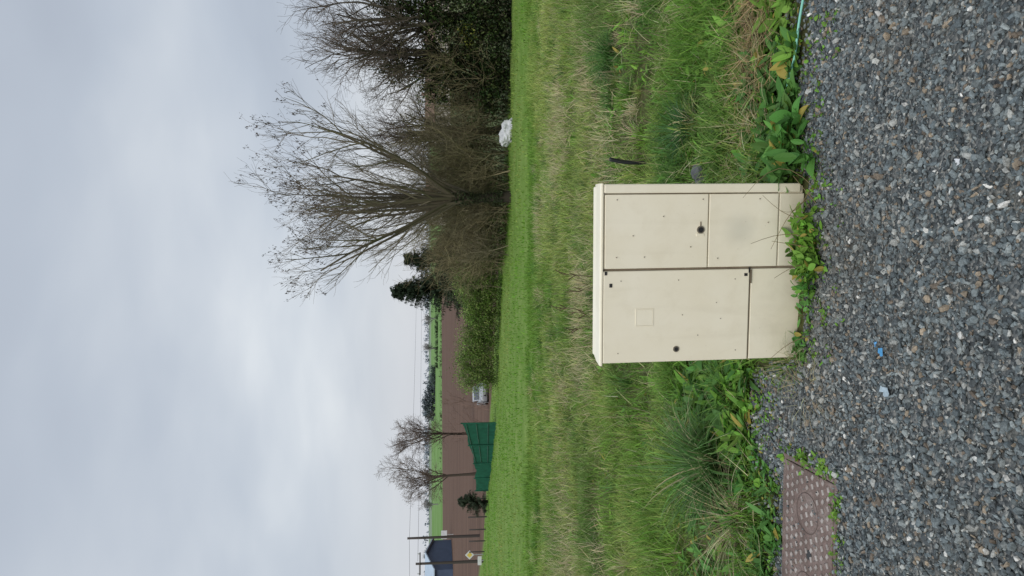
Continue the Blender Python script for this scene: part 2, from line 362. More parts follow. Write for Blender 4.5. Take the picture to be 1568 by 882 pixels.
x=U(-1.5,-.72,70); y=2.76-np.abs(rng.normal(0,.025,70)); parts.append(rosettes(x,y,6,U(.01,.03,70),.6,LG,h=.015))
x=rng.normal(-.745,.02,40); y=U(2.75,3.2,40); parts.append(rosettes(x,y,6,U(.01,.035,40),.6,LG,h=.015))
tri_mesh('broadleaf_weeds',parts,M_leaf)
parts=[]
x=rng.normal(.15,.08,40); y=rng.normal(2.92,.045,40); parts.append(rosettes(x,y,8,U(.035,.07,40),.58,LG*1.0,el=(.2,1.4),h=.08))
x=rng.normal(.03,.07,14); y=rng.normal(2.95,.04,14); parts.append(rosettes(x,y,7,U(.03,.06,14),.45,DK*1.4,el=(.2,1.3),h=.05))
x=rng.normal(.62,.07,34); y=rng.normal(3.07,.06,34); parts.append(rosettes(x,y,8,U(.06,.12,34),.42,DK*1.35,el=(.2,1.3),h=.10))
x=rng.normal(-.22,.08,12); y=rng.normal(3.0,.04,12); parts.append(rosettes(x,y,7,U(.02,.045,12),.5,DK*1.4,el=(.2,1.2),h=.02))
tri_mesh('dock_plant',parts,M_leaf)
P=[];R=[]
for (x0,y0,dx,dz,bx) in [(.42,2.93,-.05,.32,.10),(.38,2.93,-.22,.2,.05),(.30,2.92,.08,.24,-.04),(.2,2.9,-.02,.30,.03),(.44,2.94,-.12,.15,-.05),(.1,2.9,-.06,.2,.02),(-.2,2.95,-.1,.2,.02),(.34,2.9,.12,.12,.0),(.16,2.88,.03,.22,.0)]:
    t=np.linspace(0,1,7)[:,None]; p=np.array([x0,y0,0])+t*np.array([dx,-.02,dz])+np.sin(t*math.pi)*np.array([bx,0,0]); P.append(p);R.append(np.linspace(.0019,.0009,7))
tri_mesh('dry_stems',[tubes(np.array(P),np.array(R),np.array([.22,.17,.09]),4)],M_bark)

def stalk(x,y,h,lean,seed):
    r=np.random.default_rng(seed); z=float(H(x,y)); t=np.linspace(0,1,8)[:,None]
    main=np.array([x,y,z])+t*np.array([lean,0,h])+np.sin(t*2.8)*np.array([r.uniform(-.05,.05),0,0])
    P=[main];R=[np.linspace(.005,.003,8)]
    for i in range(5):
        k=r.integers(3,8); a=r.uniform(0,6.28); P.append(main[k]+t*np.array([math.cos(a)*.05,math.sin(a)*.05,.08]));R.append(np.linspace(.004,.004,8))
    tri_mesh('dead_dock_stalk',[tubes(np.array(P),np.array(R),np.array([.11,.075,.05]),4)],M_bark)
for a in [(.12,7.9,.36,.03,1),(.02,8.0,.22,-.05,2),(-.42,8.3,.3,-.02,3),(-.30,8.4,.36,.04,4),(-.36,8.1,.2,.08,5)]: stalk(*a)

# ------------------------------------------------------------------ trees
def norm(v): return v/(np.linalg.norm(v,axis=-1,keepdims=True)+1e-9)
def grow_path(start,d,L,K,wob,trop,seedr):
    n=len(start); P=[start]; p=start; 
    for k in range(K-1):
        d=norm(d+seedr.normal(0,wob,(n,3))+np.array([0,0,1.])*trop)
        p=p+d*(L/(K-1))[:,None]; P.append(p)
    return np.stack(P,1)
def tree_levels(base,trunkL,trunkR,levels,seed,lean=(0,0),K=6,rmin=.003,even=False):
    r=np.random.default_rng(seed); start=np.array([base],float); 
    P=grow_path(start,norm(np.array([[lean[0],lean[1],1.]])),np.array([trunkL]),K,.05,.05,r)
    R=np.linspace(trunkR*1.15,trunkR*.8,K)[None]; R[0,0]*=1.25
    out=[(P,R)]
    for (m,t0,t1,ang0,ang1,l0,l1,rr,up,trop,wob) in levels:
        n=len(P); pi=np.repeat(np.arange(n),m); t=r.uniform(t0,t1,n*m)*(K-1); i=np.minimum(t.astype(int),K-2); f=(t-i)[:,None]
        s=P[pi,i]*(1-f)+P[pi,i+1]*f; tan=norm(P[pi,i+1]-P[pi,i]); rad=R[pi,i]*(1-f[:,0])+R[pi,i+1]*f[:,0]
        q=norm(np.cross(tan,r.normal(size=(n*m,3)))); an=r.uniform(ang0,ang1,n*m)[:,None]
        if even and len(out)==1:
            az=np.arange(m)*2.39996+.4; q=np.stack([np.cos(az),np.sin(az),0*az],1); an=np.linspace(ang0,ang1,m)[:,None]
        d=norm(tan*np.cos(an)+q*np.sin(an)+np.array([0,0,1.])*up)
        Ln=r.uniform(l0,l1,n*m)*(1.15-.45*(t/(K-1)) if len(out)>1 else 1)
        P2=grow_path(s,d,Ln,K,wob,trop,r); r0=np.minimum(rad*.8,rr); r1=np.maximum(r0*.35,rmin)
        r0=np.maximum(r0,r1); R2=r0[:,None]+(r1-r0)[:,None]*np.linspace(0,1,K)[None]
        out.append((P2,R2)); P,R=P2,R2
    return out
def tree_obj(name,lv,cols,extra=None):
    e=empty(name,tuple(lv[0][0][0,0])); off=np.array(lv[0][0][0,0]); parts=[]
    for i,(P,R) in enumerate(lv):
        c=np.array(cols[min(i,len(cols)-1)]); n=len(P)
        parts.append(tubes(P-off,R,c*(1+rng.normal(0,.18,(n,1))),8 if i<2 else (5 if i<3 else 3)))
    tri_mesh('trunk',parts[:2],M_bark,e,True); tri_mesh('branches',parts[2:],M_bark,e)
    for nm,pt in (extra or []): tri_mesh(nm,[(pt[0]-off,pt[1],pt[2])],M_leaf,e)
    return e
BK=[(.04,.034,.026),(.10,.085,.06),(.15,.13,.09),(.15,.125,.095),(.14,.115,.09)]
lv=tree_levels((2.85,22.9,float(H(2.85,22.9))-.05),1.9,.14,[
   (13,.50,1.0,.12,1.15,3.6,4.9,.060,.32,.10,.07),
   (8,.12,1.0,.3,.75,1.5,2.6,.024,.12,.06,.10),
   (6,.15,1.0,.3,.8,.7,1.3,.009,.08,.05,.13),
   (5,.15,1.0,.3,.8,.3,.7,.0045,0.1,.05,.14)],5,lean=(-.04,0),rmin=.0027,even=True)
tips=np.concatenate([lv[4][0][:,-1],lv[3][0][:,-1]]); k=tips[:,2]>np.quantile(tips[:,2],.62); k&=rng.random(len(k))<.4; tp=tips[k]; n=len(tp)
rep=np.repeat(tp,6,0)+rng.normal(0,.03,(n*6,3)); nn=len(rep)
cat=strips(rep,U(0,6.28,nn),U(-1.5,1.5,nn),0,U(.04,.09,nn),.028,vgrad(np.broadcast_to(np.array([.07,.05,.04]),(nn,3)),nn,.2),2,2,prof=lprof)
ivt=U(0,1,3200)*1.9; ia=U(0,6.28,3200); B0=lv[0][0][0]; cxy=np.stack([np.interp(ivt,B0[:,2]-B0[0,2],B0[:,0]),np.interp(ivt,B0[:,2]-B0[0,2],B0[:,1])],1)
rr_=.15*(1+.25*np.sin(ivt*5))+rng.normal(0,.03,3200); ivp=np.stack([cxy[:,0]+np.cos(ia)*rr_,cxy[:,1]+np.sin(ia)*rr_,B0[0,2]+ivt],1); kk=(ivt>.35)&(rng.random(3200)<.5); ivp=ivp[kk];ni=len(ivp)
ivy=strips(ivp,ia[kk],U(-1.2,.6,ni),U(-.6,.4,ni),U(.04,.08,ni),.05,vgrad(np.broadcast_to(np.array([.035,.05,.02]),(ni,3)),ni,.3),2,2,prof=lprof)
tree_obj('bare_tree',lv,BK,[('seed_clusters',cat),('trunk_ivy',ivy)])
def shrub(name,x,y,h,stems,seed,spread=.5,col=None,m=(7,5,3)):
    r=np.random.default_rng(seed); z=float(H(x,y)); n=stems
    s=np.stack([x+r.normal(0,spread*.5,n),y+r.normal(0,spread*.5,n),np.full(n,z-.05)],1)
    d=norm(np.stack([r.normal(0,.35,n),r.normal(0,.35,n),np.ones(n)],1))
    P=grow_path(s,d,r.uniform(.5,1.05,n)*h,6,.08,.03,r); R=np.linspace(.020,.006,6)[None]*np.ones((n,1)); out=[(P,R)]
    for (mm,l0,l1,rr) in ((m[0],.3*h,.5*h,.009),(m[1],.12*h,.3*h,.005),(m[2],.07*h,.14*h,.004)):
        N_=len(P); pi=np.repeat(np.arange(N_),mm); t=r.uniform(.1,1,N_*mm)*5; i=np.minimum(t.astype(int),4); f=(t-i)[:,None]
        s=P[pi,i]*(1-f)+P[pi,i+1]*f; tan=norm(P[pi,i+1]-P[pi,i]); q=norm(np.cross(tan,r.normal(size=(N_*mm,3)))); an=r.uniform(.4,1.1,N_*mm)[:,None]
        d=norm(tan*np.cos(an)+q*np.sin(an)+np.array([0,0,.15])); P=grow_path(s,d,r.uniform(l0,l1,N_*mm),6,.12,.02,r)
        R=np.linspace(rr,.0035,6)[None]*np.ones((len(P),1)); out.append((P,R))
    c=col or (.085,.068,.045); off=np.array([x,y,z])
    e=empty(name,(x,y,z)); tri_mesh('stems',[tubes(p-off,r_,np.array(c)*(1+rng.normal(0,.25,(len(p),1))),3) for p,r_ in out],M_bark,e); return e
shr=[(3.3,25.5,3.2),(4.2,24.6,3.1),(5.0,25.2,3.3),(1.9,27,3.0),(2.7,26.5,3.2),(1.3,28.2,2.5),(5.8,24.3,3.2),(3.9,27,3.5),(2.1,24.9,1.8),(3.3,24.0,2.1),(1.6,26.0,2.2)]
for i,(x,y,h) in enumerate(shr): shrub('bare_shrub',x,y,h,14,100+i,1.1,[(.17,.145,.085),(.20,.175,.10),(.14,.125,.08)][i%3])

def leafmass(cent,rad,nclump,nleaf,size,cols,seed,flat=1.0):
    r=np.random.default_rng(seed); m=len(cent); pi=r.integers(0,m,nclump)
    d=norm(r.normal(size=(nclump,3))); q=r.uniform(.25,1.0,nclump)**.5
    cc=np.array(cent)[pi]+d*np.array(rad)[pi]*q[:,None]
    cr=r.uniform(.08,.24,nclump)*np.mean(rad)*1.2
    pts=np.repeat(cc,nleaf,0)+r.normal(size=(nclump*nleaf,3))*np.repeat(cr,nleaf)[:,None]*np.array([1,1,flat]); n=len(pts)
    cl=np.array(cols)[r.integers(0,len(cols),nclump)]*(1+r.normal(0,.2,(nclump,1))); c=np.repeat(cl,nleaf,0)*(1+r.normal(0,.2,(n,1)))
    return strips(pts,r.uniform(0,6.28,n),r.uniform(-1.2,1.2,n),r.uniform(-.6,.6,n),r.uniform(.6,1.3,n)*size,r.uniform(.4,.8,n)*size,np.clip(c,.005,.6),2,2,prof=lprof)
def zz(x,y): return float(H(x,y))
ce=[(x,y,zz(x,y)+h*.28) for x,y,h in shr]; ra=[(1.0,.8,h*.28) for _,_,h in shr]
tri_mesh('bramble_thicket',[leafmass(ce,ra,650,26,.06,[(.09,.12,.04),(.12,.12,.05),(.07,.11,.03),(.09,.08,.045)],31)],M_leaf)
for i,(x,y,t,s,ln) in enumerate([(7.0,24.2,2.6,55,(.05,0)),(8.6,23.2,2.8,57,(-.1,0)),(10.6,22.4,2.6,58,(0,0)),(6.0,28,2.2,59,(0,0))]):
    lv=tree_levels((x,y,zz(x,y)-.05),t,.13,[(7,.4,1.,.2,.85,2.4,3.8,.06,.3,.06,.14),(7,.2,1.,.4,.9,1.2,2.1,.024,.1,.04,.15),(6,.15,1.,.4,1.,.6,1.2,.010,.05,.03,.16),(5,.15,1.,.4,1.,.3,.6,.005,.05,.02,.18)],s,ln)
    tree_obj('bare_tree',lv,[(.06,.055,.04),(.075,.065,.05),(.085,.07,.055),(.10,.08,.065),(.10,.08,.065)])
ce=[];ra=[]
for x,y in [(6.3,24.0),(7.0,23.9),(7.7,23.4),(8.4,22.9),(9.2,22.4),(10.2,21.8)]:
    z=zz(x,y); ce+= [(x,y,z+.7),(x+.2,y+.1,z+1.9)]; ra+= [(.75,.7,.9),(.6,.55,1.1)]
for x,y in [(7.2,24.2),(8.7,23.2)]: ce.append((x,y,zz(x,y)+3.3)); ra.append((.45,.45,1.1))
IV=[(.03,.05,.02),(.04,.075,.026),(.06,.10,.03),(.055,.055,.032),(.09,.12,.04),(.07,.065,.04)]
tri_mesh('ivy_thicket',[leafmass(ce,ra,1500,30,.10,IV,33),leafmass([(11.5,21,zz(11.5,21)+1.3),(12.8,20.4,zz(12.8,20)+1.3),(14,19.8,zz(14,20)+1.3)],[(.9,.8,1.5)]*3,260,26,.13,IV,36),
   leafmass([(7.9,23.0,zz(7.7,23.2)+1.3)],[(.4,.4,.4)],16,16,.08,[(.25,.27,.06)],34)],M_leaf)
ce=[];ra=[]; rr=np.random.default_rng(9)
for t in np.linspace(0,1,13):
    x=-4.2+t*5.4; y=32.8-t*4.6; h=1.62+.25*math.sin(t*9)+.2*rr.random(); z=zz(x,y)
    ce.append((x,y,z+h*.5)); ra.append((.5,.6,h*.5))
tri_mesh('hedge',[leafmass(ce,ra,1500,32,.07,[(.15,.25,.05),(.20,.31,.07),(.11,.20,.04),(.23,.28,.09),(.13,.16,.06)],41)],M_leaf)
ce=[(.6,31.8,zz(.4,30.6)+1.2),(1.2,31.4,zz(1,30.2)+1.5),(-.2,32.5,zz(0,31.6)+1.2),(1.9,30.8,zz(1.9,30.8)+1.6)]
tri_mesh('evergreen_bush',[leafmass(ce,[(.75,.6,1.2)]*4,480,30,.075,[(.04,.06,.025),(.05,.07,.03),(.06,.065,.035)],42)],M_leaf)
def conifer(name,x,y,h,wid,seed,lean=0,nb=170,col=(.02,.035,.018),nsz=1.0):
    r=np.random.default_rng(seed); z=zz(x,y); e=empty(name,(x,y,z))
    t=np.linspace(0,1,8); P=np.stack([lean*t**3,0*t,h*t],1)[None]
    tri_mesh('trunk',[tubes(P,np.linspace(.11,.012,8)[None],np.array((.05,.04,.03)),7)],M_bark,e,True)
    u=r.uniform(.06,.99,nb)**.8; s=np.stack([lean*u**3,0*u,h*u],1); a=r.uniform(0,6.28,nb); L=wid*(1.04-u)**.85*r.uniform(.6,1.2,nb)+.1
    d=norm(np.stack([np.cos(a),np.sin(a),.15+.5*u],1)); B=grow_path(s,d,L,6,.05,-.06,r)
    tri_mesh('branches',[tubes(B,np.linspace(.02,.006,6)[None]*np.ones((nb,1)),np.array((.045,.035,.025)),3)],M_bark,e)
    m=60; pi=np.repeat(np.arange(nb),m); tt=r.uniform(.05,1,nb*m)*5; i=np.minimum(tt.astype(int),4); f=(tt-i)[:,None]
    p=B[pi,i]*(1-f)+B[pi,i+1]*f+r.normal(0,.025,(nb*m,3)); n=nb*m; c=np.array(col)*(1+r.normal(0,.3,(n,1)))
    tri_mesh('needles',[strips(p,a[pi]+r.normal(0,.8,n),r.uniform(-1.4,.1,n),r.uniform(-.5,.3,n),r.uniform(.10,.22,n)*nsz,r.uniform(.025,.045,n)*nsz,np.clip(c,.004,.3),2,2)],M_leaf,e)
conifer('spruce_tree',.0,36,5.0,1.9,3,-.25,380,(.03,.05,.025))
conifer('spruce_tree',1.35,37.5,4.5,1.9,4,.1,260,(.03,.05,.025))
conifer('cypress_bush',-13.6,47,1.9,1.0,5,0,120,(.05,.07,.04))

for (x,y,s,t) in [(-17.6,70,71,4.6),(-14.2,72,72,4.0)]:
    lv=tree_levels((x,y,zz(x,y)-.05),t,.12,[(8,.5,1.,.25,.95,2.6,3.9,.06,.35,.04,.12),(7,.25,1.,.4,.9,1.3,2.3,.025,.05,.02,.14),(7,.2,1.,.4,1.,.6,1.2,.013,0,.0,.16),(5,.15,1.,.4,1.,.3,.7,.009,0,-.0,.18)],s,(-.05 if s==71 else .12,0),rmin=.007)
    tree_obj('bare_tree',lv,[(.08,.065,.05)]*2+[(.13,.10,.08)]*3)
for (x,y) in [(-7.2,45),(-8.4,46),(-9.6,50)]: shrub('sapling',x,y,2.6,3,int(abs(x)*10),.4,(.15,.10,.08),(4,3,2))
far=[]  # bluish leaf tints below paint distance haze into the base colour
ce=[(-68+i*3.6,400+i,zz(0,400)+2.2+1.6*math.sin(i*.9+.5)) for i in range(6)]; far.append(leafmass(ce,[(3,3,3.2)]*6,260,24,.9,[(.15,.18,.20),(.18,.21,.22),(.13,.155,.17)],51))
ce=[(-48,395,zz(0,395)+1.0),(-44,395,zz(0,395)+.8)]; far.append(leafmass(ce,[(3,3,1.6)]*2,60,20,.8,[(.11,.14,.12)],52))
ce=[(x,330,zz(0,330)+.5) for x in np.linspace(-34,-14,7)]; far.append(leafmass(ce,[(2,1.5,.6)]*7,90,16,.7,[(.10,.15,.07),(.13,.18,.09)],53))
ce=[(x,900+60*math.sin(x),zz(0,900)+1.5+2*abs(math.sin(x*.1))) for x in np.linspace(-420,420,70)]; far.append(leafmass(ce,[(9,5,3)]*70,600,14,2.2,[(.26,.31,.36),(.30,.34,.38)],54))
ce=[(x,262,zz(0,262)+.2) for x in np.linspace(-70,10,20)]; far.append(leafmass(ce,[(3,1,.35)]*20,120,12,.5,[(.10,.11,.06)],55))
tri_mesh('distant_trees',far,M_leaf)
for (x,y,s) in [(-27,330,81),(-96,330,82),(-117,330,83),(-14,340,84)]:
    lv=tree_levels((x,y,zz(x,y)),2.2,.25,[(8,.4,1.,.2,.9,3,4.5,.12,.3,.06,.1),(7,.25,1.,.4,.9,1.5,2.5,.07,.05,.02,.12),(7,.2,1.,.4,1.,.8,1.6,.04,0,.0,.15)],s,rmin=.02)
    tree_obj('bare_tree',lv,[(.22,.21,.21)]*4)  # pale grey bark, distance haze painted into the colour

# ------------------------------------------------------------------ utility cabinet
def cream():
    m,nt,out=nmat('cream_paint')
    tc=nt.nodes.new('ShaderNodeTexCoord').outputs['Object']; sp=nt.nodes.new('ShaderNodeSeparateXYZ'); nt.links.new(tc,sp.inputs[0])
    n1=noise(nt,tc,3.5,5,.6); n2=noise(nt,tc,60,5,.7); n3=noise(nt,tc,9,6,.65,.4)
    c=ramp(nt,n1,[(.3,(.79,.725,.555)),(.7,(.84,.785,.63))])
    c=mixc(nt,ramp(nt,n3,[(.50,(0,0,0)),(.75,(.25,.25,.25))]),c,(.62,.55,.39))
    mp=nt.nodes.new('ShaderNodeMapping'); nt.links.new(tc,mp.inputs[0]); mp.inputs['Scale'].default_value=(14,14,1.3)
    st=noise(nt,mp.outputs[0],1.0,3,.5,.6)
    c=mixc(nt,ramp(nt,st,[(.58,(0,0,0)),(.80,(.16,.16,.16))]),c,(.52,.46,.32))
    c=mixc(nt,ramp(nt,n2,[(.66,(0,0,0)),(.74,(.55,.55,.55))]),c,(.34,.29,.19))
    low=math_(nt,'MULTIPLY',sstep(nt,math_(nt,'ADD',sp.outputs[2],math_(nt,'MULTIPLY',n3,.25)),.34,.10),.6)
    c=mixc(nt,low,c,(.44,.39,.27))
    vm=nt.nodes.new('ShaderNodeVectorMath'); vm.operation='DISTANCE'; nt.links.new(tc,vm.inputs[0]); vm.inputs[1].default_value=(.57,0,.28)
    sm=math_(nt,'MULTIPLY',sstep(nt,math_(nt,'ADD',vm.outputs['Value'],math_(nt,'MULTIPLY',n1,.05)),.13,.03),.4)
    c=mixc(nt,sm,c,(.50,.49,.40))
    principled(nt,out,c,.40,.45,bump=n2,bs=.05,bd=.002); return m
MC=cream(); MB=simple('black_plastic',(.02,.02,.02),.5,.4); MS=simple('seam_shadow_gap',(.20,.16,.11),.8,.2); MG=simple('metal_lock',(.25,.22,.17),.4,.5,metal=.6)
cab=empty('utility_cabinet',(-.312,3.085,-.01),(0,math.radians(-1.2),math.radians(-7)))
W=.765; D=.2
box('body',.008,W-.008,.016,D,0.0,.876,MC,cab,.006)
prism('roof_lid',[(-.003,.8775),(D+.004,.860),(D+.004,.866),(D*.5,.881),(.012,.889),(-.003,.886)],0,-.003,W+.003,MC,cab,.002)
box('door_left',.008,.402,0,.0155,.235,.8755,MC,cab,.004)
box('door_right_upper',.412,.722,0.002,.0155,.425,.870,MC,cab,.003)
box('door_right_lower',.412,.722,0.003,.0155,.115,.420,MC,cab,.003)
box('corner_post',.727,W,-.002,.0155,.02,.875,MC,cab,.006,3)
box('plinth_left',.008,.402,.005,.0155,.0,.226,MC,cab,.003)
box('plinth_right',.412,.722,.006,.0155,.0,.108,MC,cab,.003)
box('door_gap',.403,.411,.010,.0157,.0,.875,MS,cab)
box('door_gap_bottom',.010,.400,.012,.0157,.2265,.2345,MS,cab)
box('door_gap_side',.7225,.7265,.0125,.0157,.115,.870,MS,cab)
box('latch_top_1',.334,.350,-.0035,-.0003,.838,.850,MB,cab,.001); box('latch_top_2',.386,.401,-.0035,-.0003,.860,.871,MB,cab,.001)
box('hinge_low',.372,.384,-.0035,-.0003,.246,.26,MB,cab,.001); box('hinge_low_2',.386,.410,-.003,-.0003,.236,.241,MB,cab,.0005)
box('hinge_plate',.340,.40,-.002,-.0002,.226,.2325,MS,cab,.0005)
cyl('lock_left',(.062,-.002,.555),.013,.004,MG,cab,'Y'); cyl('keyhole_left',(.062,-.0046,.555),.008,.0016,MB,cab,'Y')
cyl('lock_right',(.572,-.001,.458),.016,.005,MG,cab,'Y'); cyl('keyhole_right',(.572,-.0042,.458),.011,.002,MB,cab,'Y')
box('lock_plate',.545,.556,-.001,.0018,.442,.476,MC,cab,.001); box('lock_plate_bar',.588,.606,-.001,.0018,.455,.460,MS,cab,.0008)
for a in [(.165,.240,.732,.7345),(.165,.240,.657,.6595),(.165,.1675,.6595,.732),(.2375,.240,.6595,.732)]:
    box('label_rim',a[0],a[1],-.0022,-.0002,a[2],a[3],MC,cab,.0005)
box('label_plate',.1685,.2365,-.0012,-.0002,.6605,.7315,MC,cab,.0005)
for i,(a,b) in enumerate([(.05,.81),(.36,.80),(.05,.29),(.36,.55),(.36,.30),(.19,.36),(.21,.53),(.12,.46),(.26,.38),(.46,.82),(.70,.82),(.63,.62),(.50,.50),(.46,.7),(.70,.45),(.55,.75),(.70,.2),(.45,.38),(.60,.16)]):
    cyl('rivet_%d'%i,(a,-.0003,b),.0022,.0045,MS if i%3==0 else MG,cab,'Y',10)

# ------------------------------------------------------------------ manhole cover
def rust():
    m,nt,out=nmat('rusty_plate'); tc=nt.nodes.new('ShaderNodeTexCoord').outputs['Object']
    n1=noise(nt,tc,7,5); n2=noise(nt,tc,70,4,.7)
    c=ramp(nt,n1,[(.3,(.10,.072,.062)),(.5,(.18,.125,.108)),(.7,(.24,.19,.17))])
    c=mixc(nt,ramp(nt,n2,[(.42,(0,0,0)),(.7,(.8,.8,.8))]),c,(.08,.064,.05))
    principled(nt,out,c,.75,.3,bump=n2,bs=.4,bd=.004); return m
def tread():
    m,nt,out=nmat('worn_plate_tread'); tc=nt.nodes.new('ShaderNodeTexCoord').outputs['Object']
    n1=noise(nt,tc,9,5,.65); n2=noise(nt,tc,90,4,.7)
    c=ramp(nt,n1,[(.35,(.20,.165,.145)),(.6,(.38,.34,.31))])
    c=mixc(nt,ramp(nt,n2,[(.5,(0,0,0)),(.7,(.7,.7,.7))]),c,(.13,.10,.085))
    principled(nt,out,c,.7,.3,bump=n2,bs=.3,bd=.003); return m
MR=rust(); MRT=tread()
mh=empty('manhole_cover',(-1.12,2.965,.004),(math.radians(1),0,math.radians(-2)))
box('plate',-.35,.35,-.19,.19,-.02,.012,MR,mh,.003)
box('frame_front',-.375,.375,-.213,-.193,-.02,.010,MR,mh,.002); box('frame_back',-.375,.375,.193,.213,-.02,.010,MR,mh,.002)
box('frame_left',-.375,-.354,-.192,.192,-.02,.010,MR,mh,.002); box('frame_right',.354,.375,-.192,.192,-.02,.010,MR,mh,.002)
bm=bmesh.new()
for i in range(18):
    for j in range(9):
        cx=-.328+i*.0385+(.008 if j%2 else -.008); cy=-.16+j*.040
        if any(abs(math.hypot(cx-q,cy)-.085)<.014 for q in (.17,-.17)): continue
        an=(.5 if (i+j)%2 else -.6); r=bmesh.ops.create_cube(bm,size=1)['verts']
        M=Matrix.Translation((cx,cy,.0135))@Matrix.Rotation(an,4,'Z')@Matrix.Diagonal((.021,.014,.005,1))
        bmesh.ops.transform(bm,matrix=M,verts=r)
me=bpy.data.meshes.new('tread_pattern'); bm.to_mesh(me); bm.free(); me.materials.append(MRT); link(bpy.data.objects.new('tread_pattern',me),mh)
for k,q in enumerate((.17,-.17)):
    t=np.linspace(0,2*np.pi,25); P=np.stack([q+.085*np.cos(t),.085*np.sin(t),np.full(25,.012)],1)
    tri_mesh('ring_%d'%k,[tubes(np.stack([P[:-1],P[1:]],1),np.full((24,2),.0025),np.array((.12,.09,.08)),5)],M_bark,mh)
cyl('lifting_hole',(0,-.02,.0125),.02,.003,MB,mh)

# ------------------------------------------------------------------ small things
MT=attr_mat('teal_plastic',.4,.4)
polytube('green_hose',[(1.35,2.93,.02),(1.15,2.985,.035),(1.0,3.04,.03),(.90,3.10,.03),(.86,3.13,.02)],.0055,(.20,.50,.40),MT)
z=zz(.95,5.6)
polytube('black_pipe',[(.97,5.55,z-.03),(.965,5.55,z+.1),(.97,5.56,z+.2),(.99,5.57,z+.31)],.016,(.012,.013,.014),MT)
def blob(name,loc,rad,mat,seed,sub=3,amp=.2):
    bm=bmesh.new(); bmesh.ops.create_icosphere(bm,subdivisions=sub,radius=1)
    for v in bm.verts:
        c=v.co.copy(); f=1+amp*float(pn(c.x*1.0+c.z,c.y-c.z*.7,2.6,seed))+amp*.4*float(pn(c.x+c.z,c.y+c.z,6,seed+1))
        v.co=Vector((c.x*rad[0]*f,c.y*rad[1]*f,c.z*rad[2]*f))
    me=bpy.data.meshes.new(name); bm.to_mesh(me); bm.free(); me.materials.append(mat)
    o=link(bpy.data.objects.new(name,me)); o.location=loc; return o
MRK=simple('rock_mat',(.10,.105,.11),.8,.3,.4,25)
blob('rock',(.67,4.2,zz(.68,4.25)+.03),(.06,.045,.045),MRK,3)
MW=simple('white_tarp_mat',(.56,.57,.58),.5,.4,.15,4,bs=.5)
blob('white_tarpaulin',(4.85,22.8,zz(4.85,22.6)+.07),(.40,.26,.30),MW,8,4,.22)
MBL=simple('blue_plastic_mat',(.05,.25,.48),.4,.5); MCL=simple('pale_plastic_mat',(.32,.40,.45),.3,.6)
def scrap(name,x,y,w,l,mat,seed):
    r=np.random.default_rng(seed); bm=bmesh.new(); g=[[bm.verts.new((x+(i-1.5)*w/3+r.normal(0,w*.06),y+(j-1.5)*l/3+r.normal(0,l*.06),.018+r.uniform(0,.008))) for j in range(4)] for i in range(4)]
    for i in range(3):
        for j in range(3):
            if (i,j)!=(0,2): bm.faces.new((g[i][j],g[i+1][j],g[i+1][j+1],g[i][j+1]))
    me=bpy.data.meshes.new(name); bm.to_mesh(me); bm.free(); me.materials.append(mat); link(bpy.data.objects.new(name,me))
scrap('blue_plastic_scrap',-.225,2.44,.028,.018,MBL,1); scrap('blue_plastic_scrap',-.20,2.47,.018,.012,MBL,4); scrap('clear_plastic_scrap',-.36,2.42,.03,.05,MCL,2); scrap('paper_scrap',.38,2.06,.02,.02,MW,3)

MGF=simple('green_mesh_mat',(.012,.085,.052),.7,.2,.35,3)
fe=empty('windbreak_fence',(0,0,0))
def panel(x0,y0,h0,x1,y1,h1,nm):
    n=24; bm=bmesh.new(); b=[];t=[]
    L=math.hypot(x1-x0,y1-y0); nx,ny=-(y1-y0)/L,(x1-x0)/L
    for i in range(n*4+1):
        f=i/(n*4); w=.035*math.sin(i*math.pi/2); x=x0+(x1-x0)*f+nx*w; y=y0+(y1-y0)*f+ny*w; z=zz(x,y)
        b.append(bm.verts.new((x,y,z+.02))); t.append(bm.verts.new((x,y,z+h0+(h1-h0)*f-.06*math.sin(f*math.pi*2)**2)))
    for i in range(n*4): bm.faces.new((b[i],b[i+1],t[i+1],t[i]))
    me=bpy.data.meshes.new(nm); bm.to_mesh(me); bm.free(); me.materials.append(MGF); link(bpy.data.objects.new(nm,me),fe)
panel(-6.2,34,1.58,-9.6,40.5,.98,'panel_near'); panel(-9.6,40.5,.98,-12.6,46,.8,'panel_far')
for i,(x,y,h) in enumerate([(-6.2,33.9,1.66),(-7.9,37.1,1.32),(-9.6,40.4,1.05),(-11.1,43.1,.95),(-12.6,45.9,.9)]):
    cyl('post_%d'%i,(x,y,zz(x,y)+h/2),.035,h,MGF,fe)
for i,f in enumerate((.25,.6,.9)):
    P=[(-6.2,33.93,zz(-6.2,34)+1.58*f),(-9.6,40.43,zz(-9.6,40.4)+.98*f)]
    polytube('rail_%d'%i,P,.018,(.01,.06,.04),MT,fe,5)

WD=(.07,.06,.055)
def pole(x,y,h,arm=True):
    z=zz(x,y); e=empty('utility_pole',(x,y,z))
    polytube('mast',[(0,0,-.3),(0,0,h*.5),(0,0,h)],[.14,.12,.10],WD,M_bark,e,8,2)
    if arm:
        polytube('crossarm',[(-.9,0,h-.35),(0,-.1,h-.35),(.9,0,h-.35)],.05,WD,M_bark,e,5,2)
        for k in (-.8,0,.8): cyl('insulator',(k,-.02,h-.22),.05,.16,MW,e)
pole(-22.2,60,5.5); pole(-21.8,65,6.3,False)
pw=[]
def wire(a,b,sag):
    t=np.linspace(0,1,20)[:,None]; P=np.array(a)*(1-t)+np.array(b)*t; P[:,2]-=sag*4*t[:,0]*(1-t[:,0]); pw.append((P[None],np.full((1,20),.012)))
wire((-22.2,60,2.4),(-60,40,3),.4); wire((-21.8,65,3.3),(60,300,7.5),.9); wire((-22.0,60,2.5),(60,300,6.7),1.0); wire((-21.8,65,3.3),(-60,42,4),.4)
tri_mesh('overhead_wires',[tubes(p,r,np.array((.12,.12,.13)),4) for p,r in pw],M_bark)
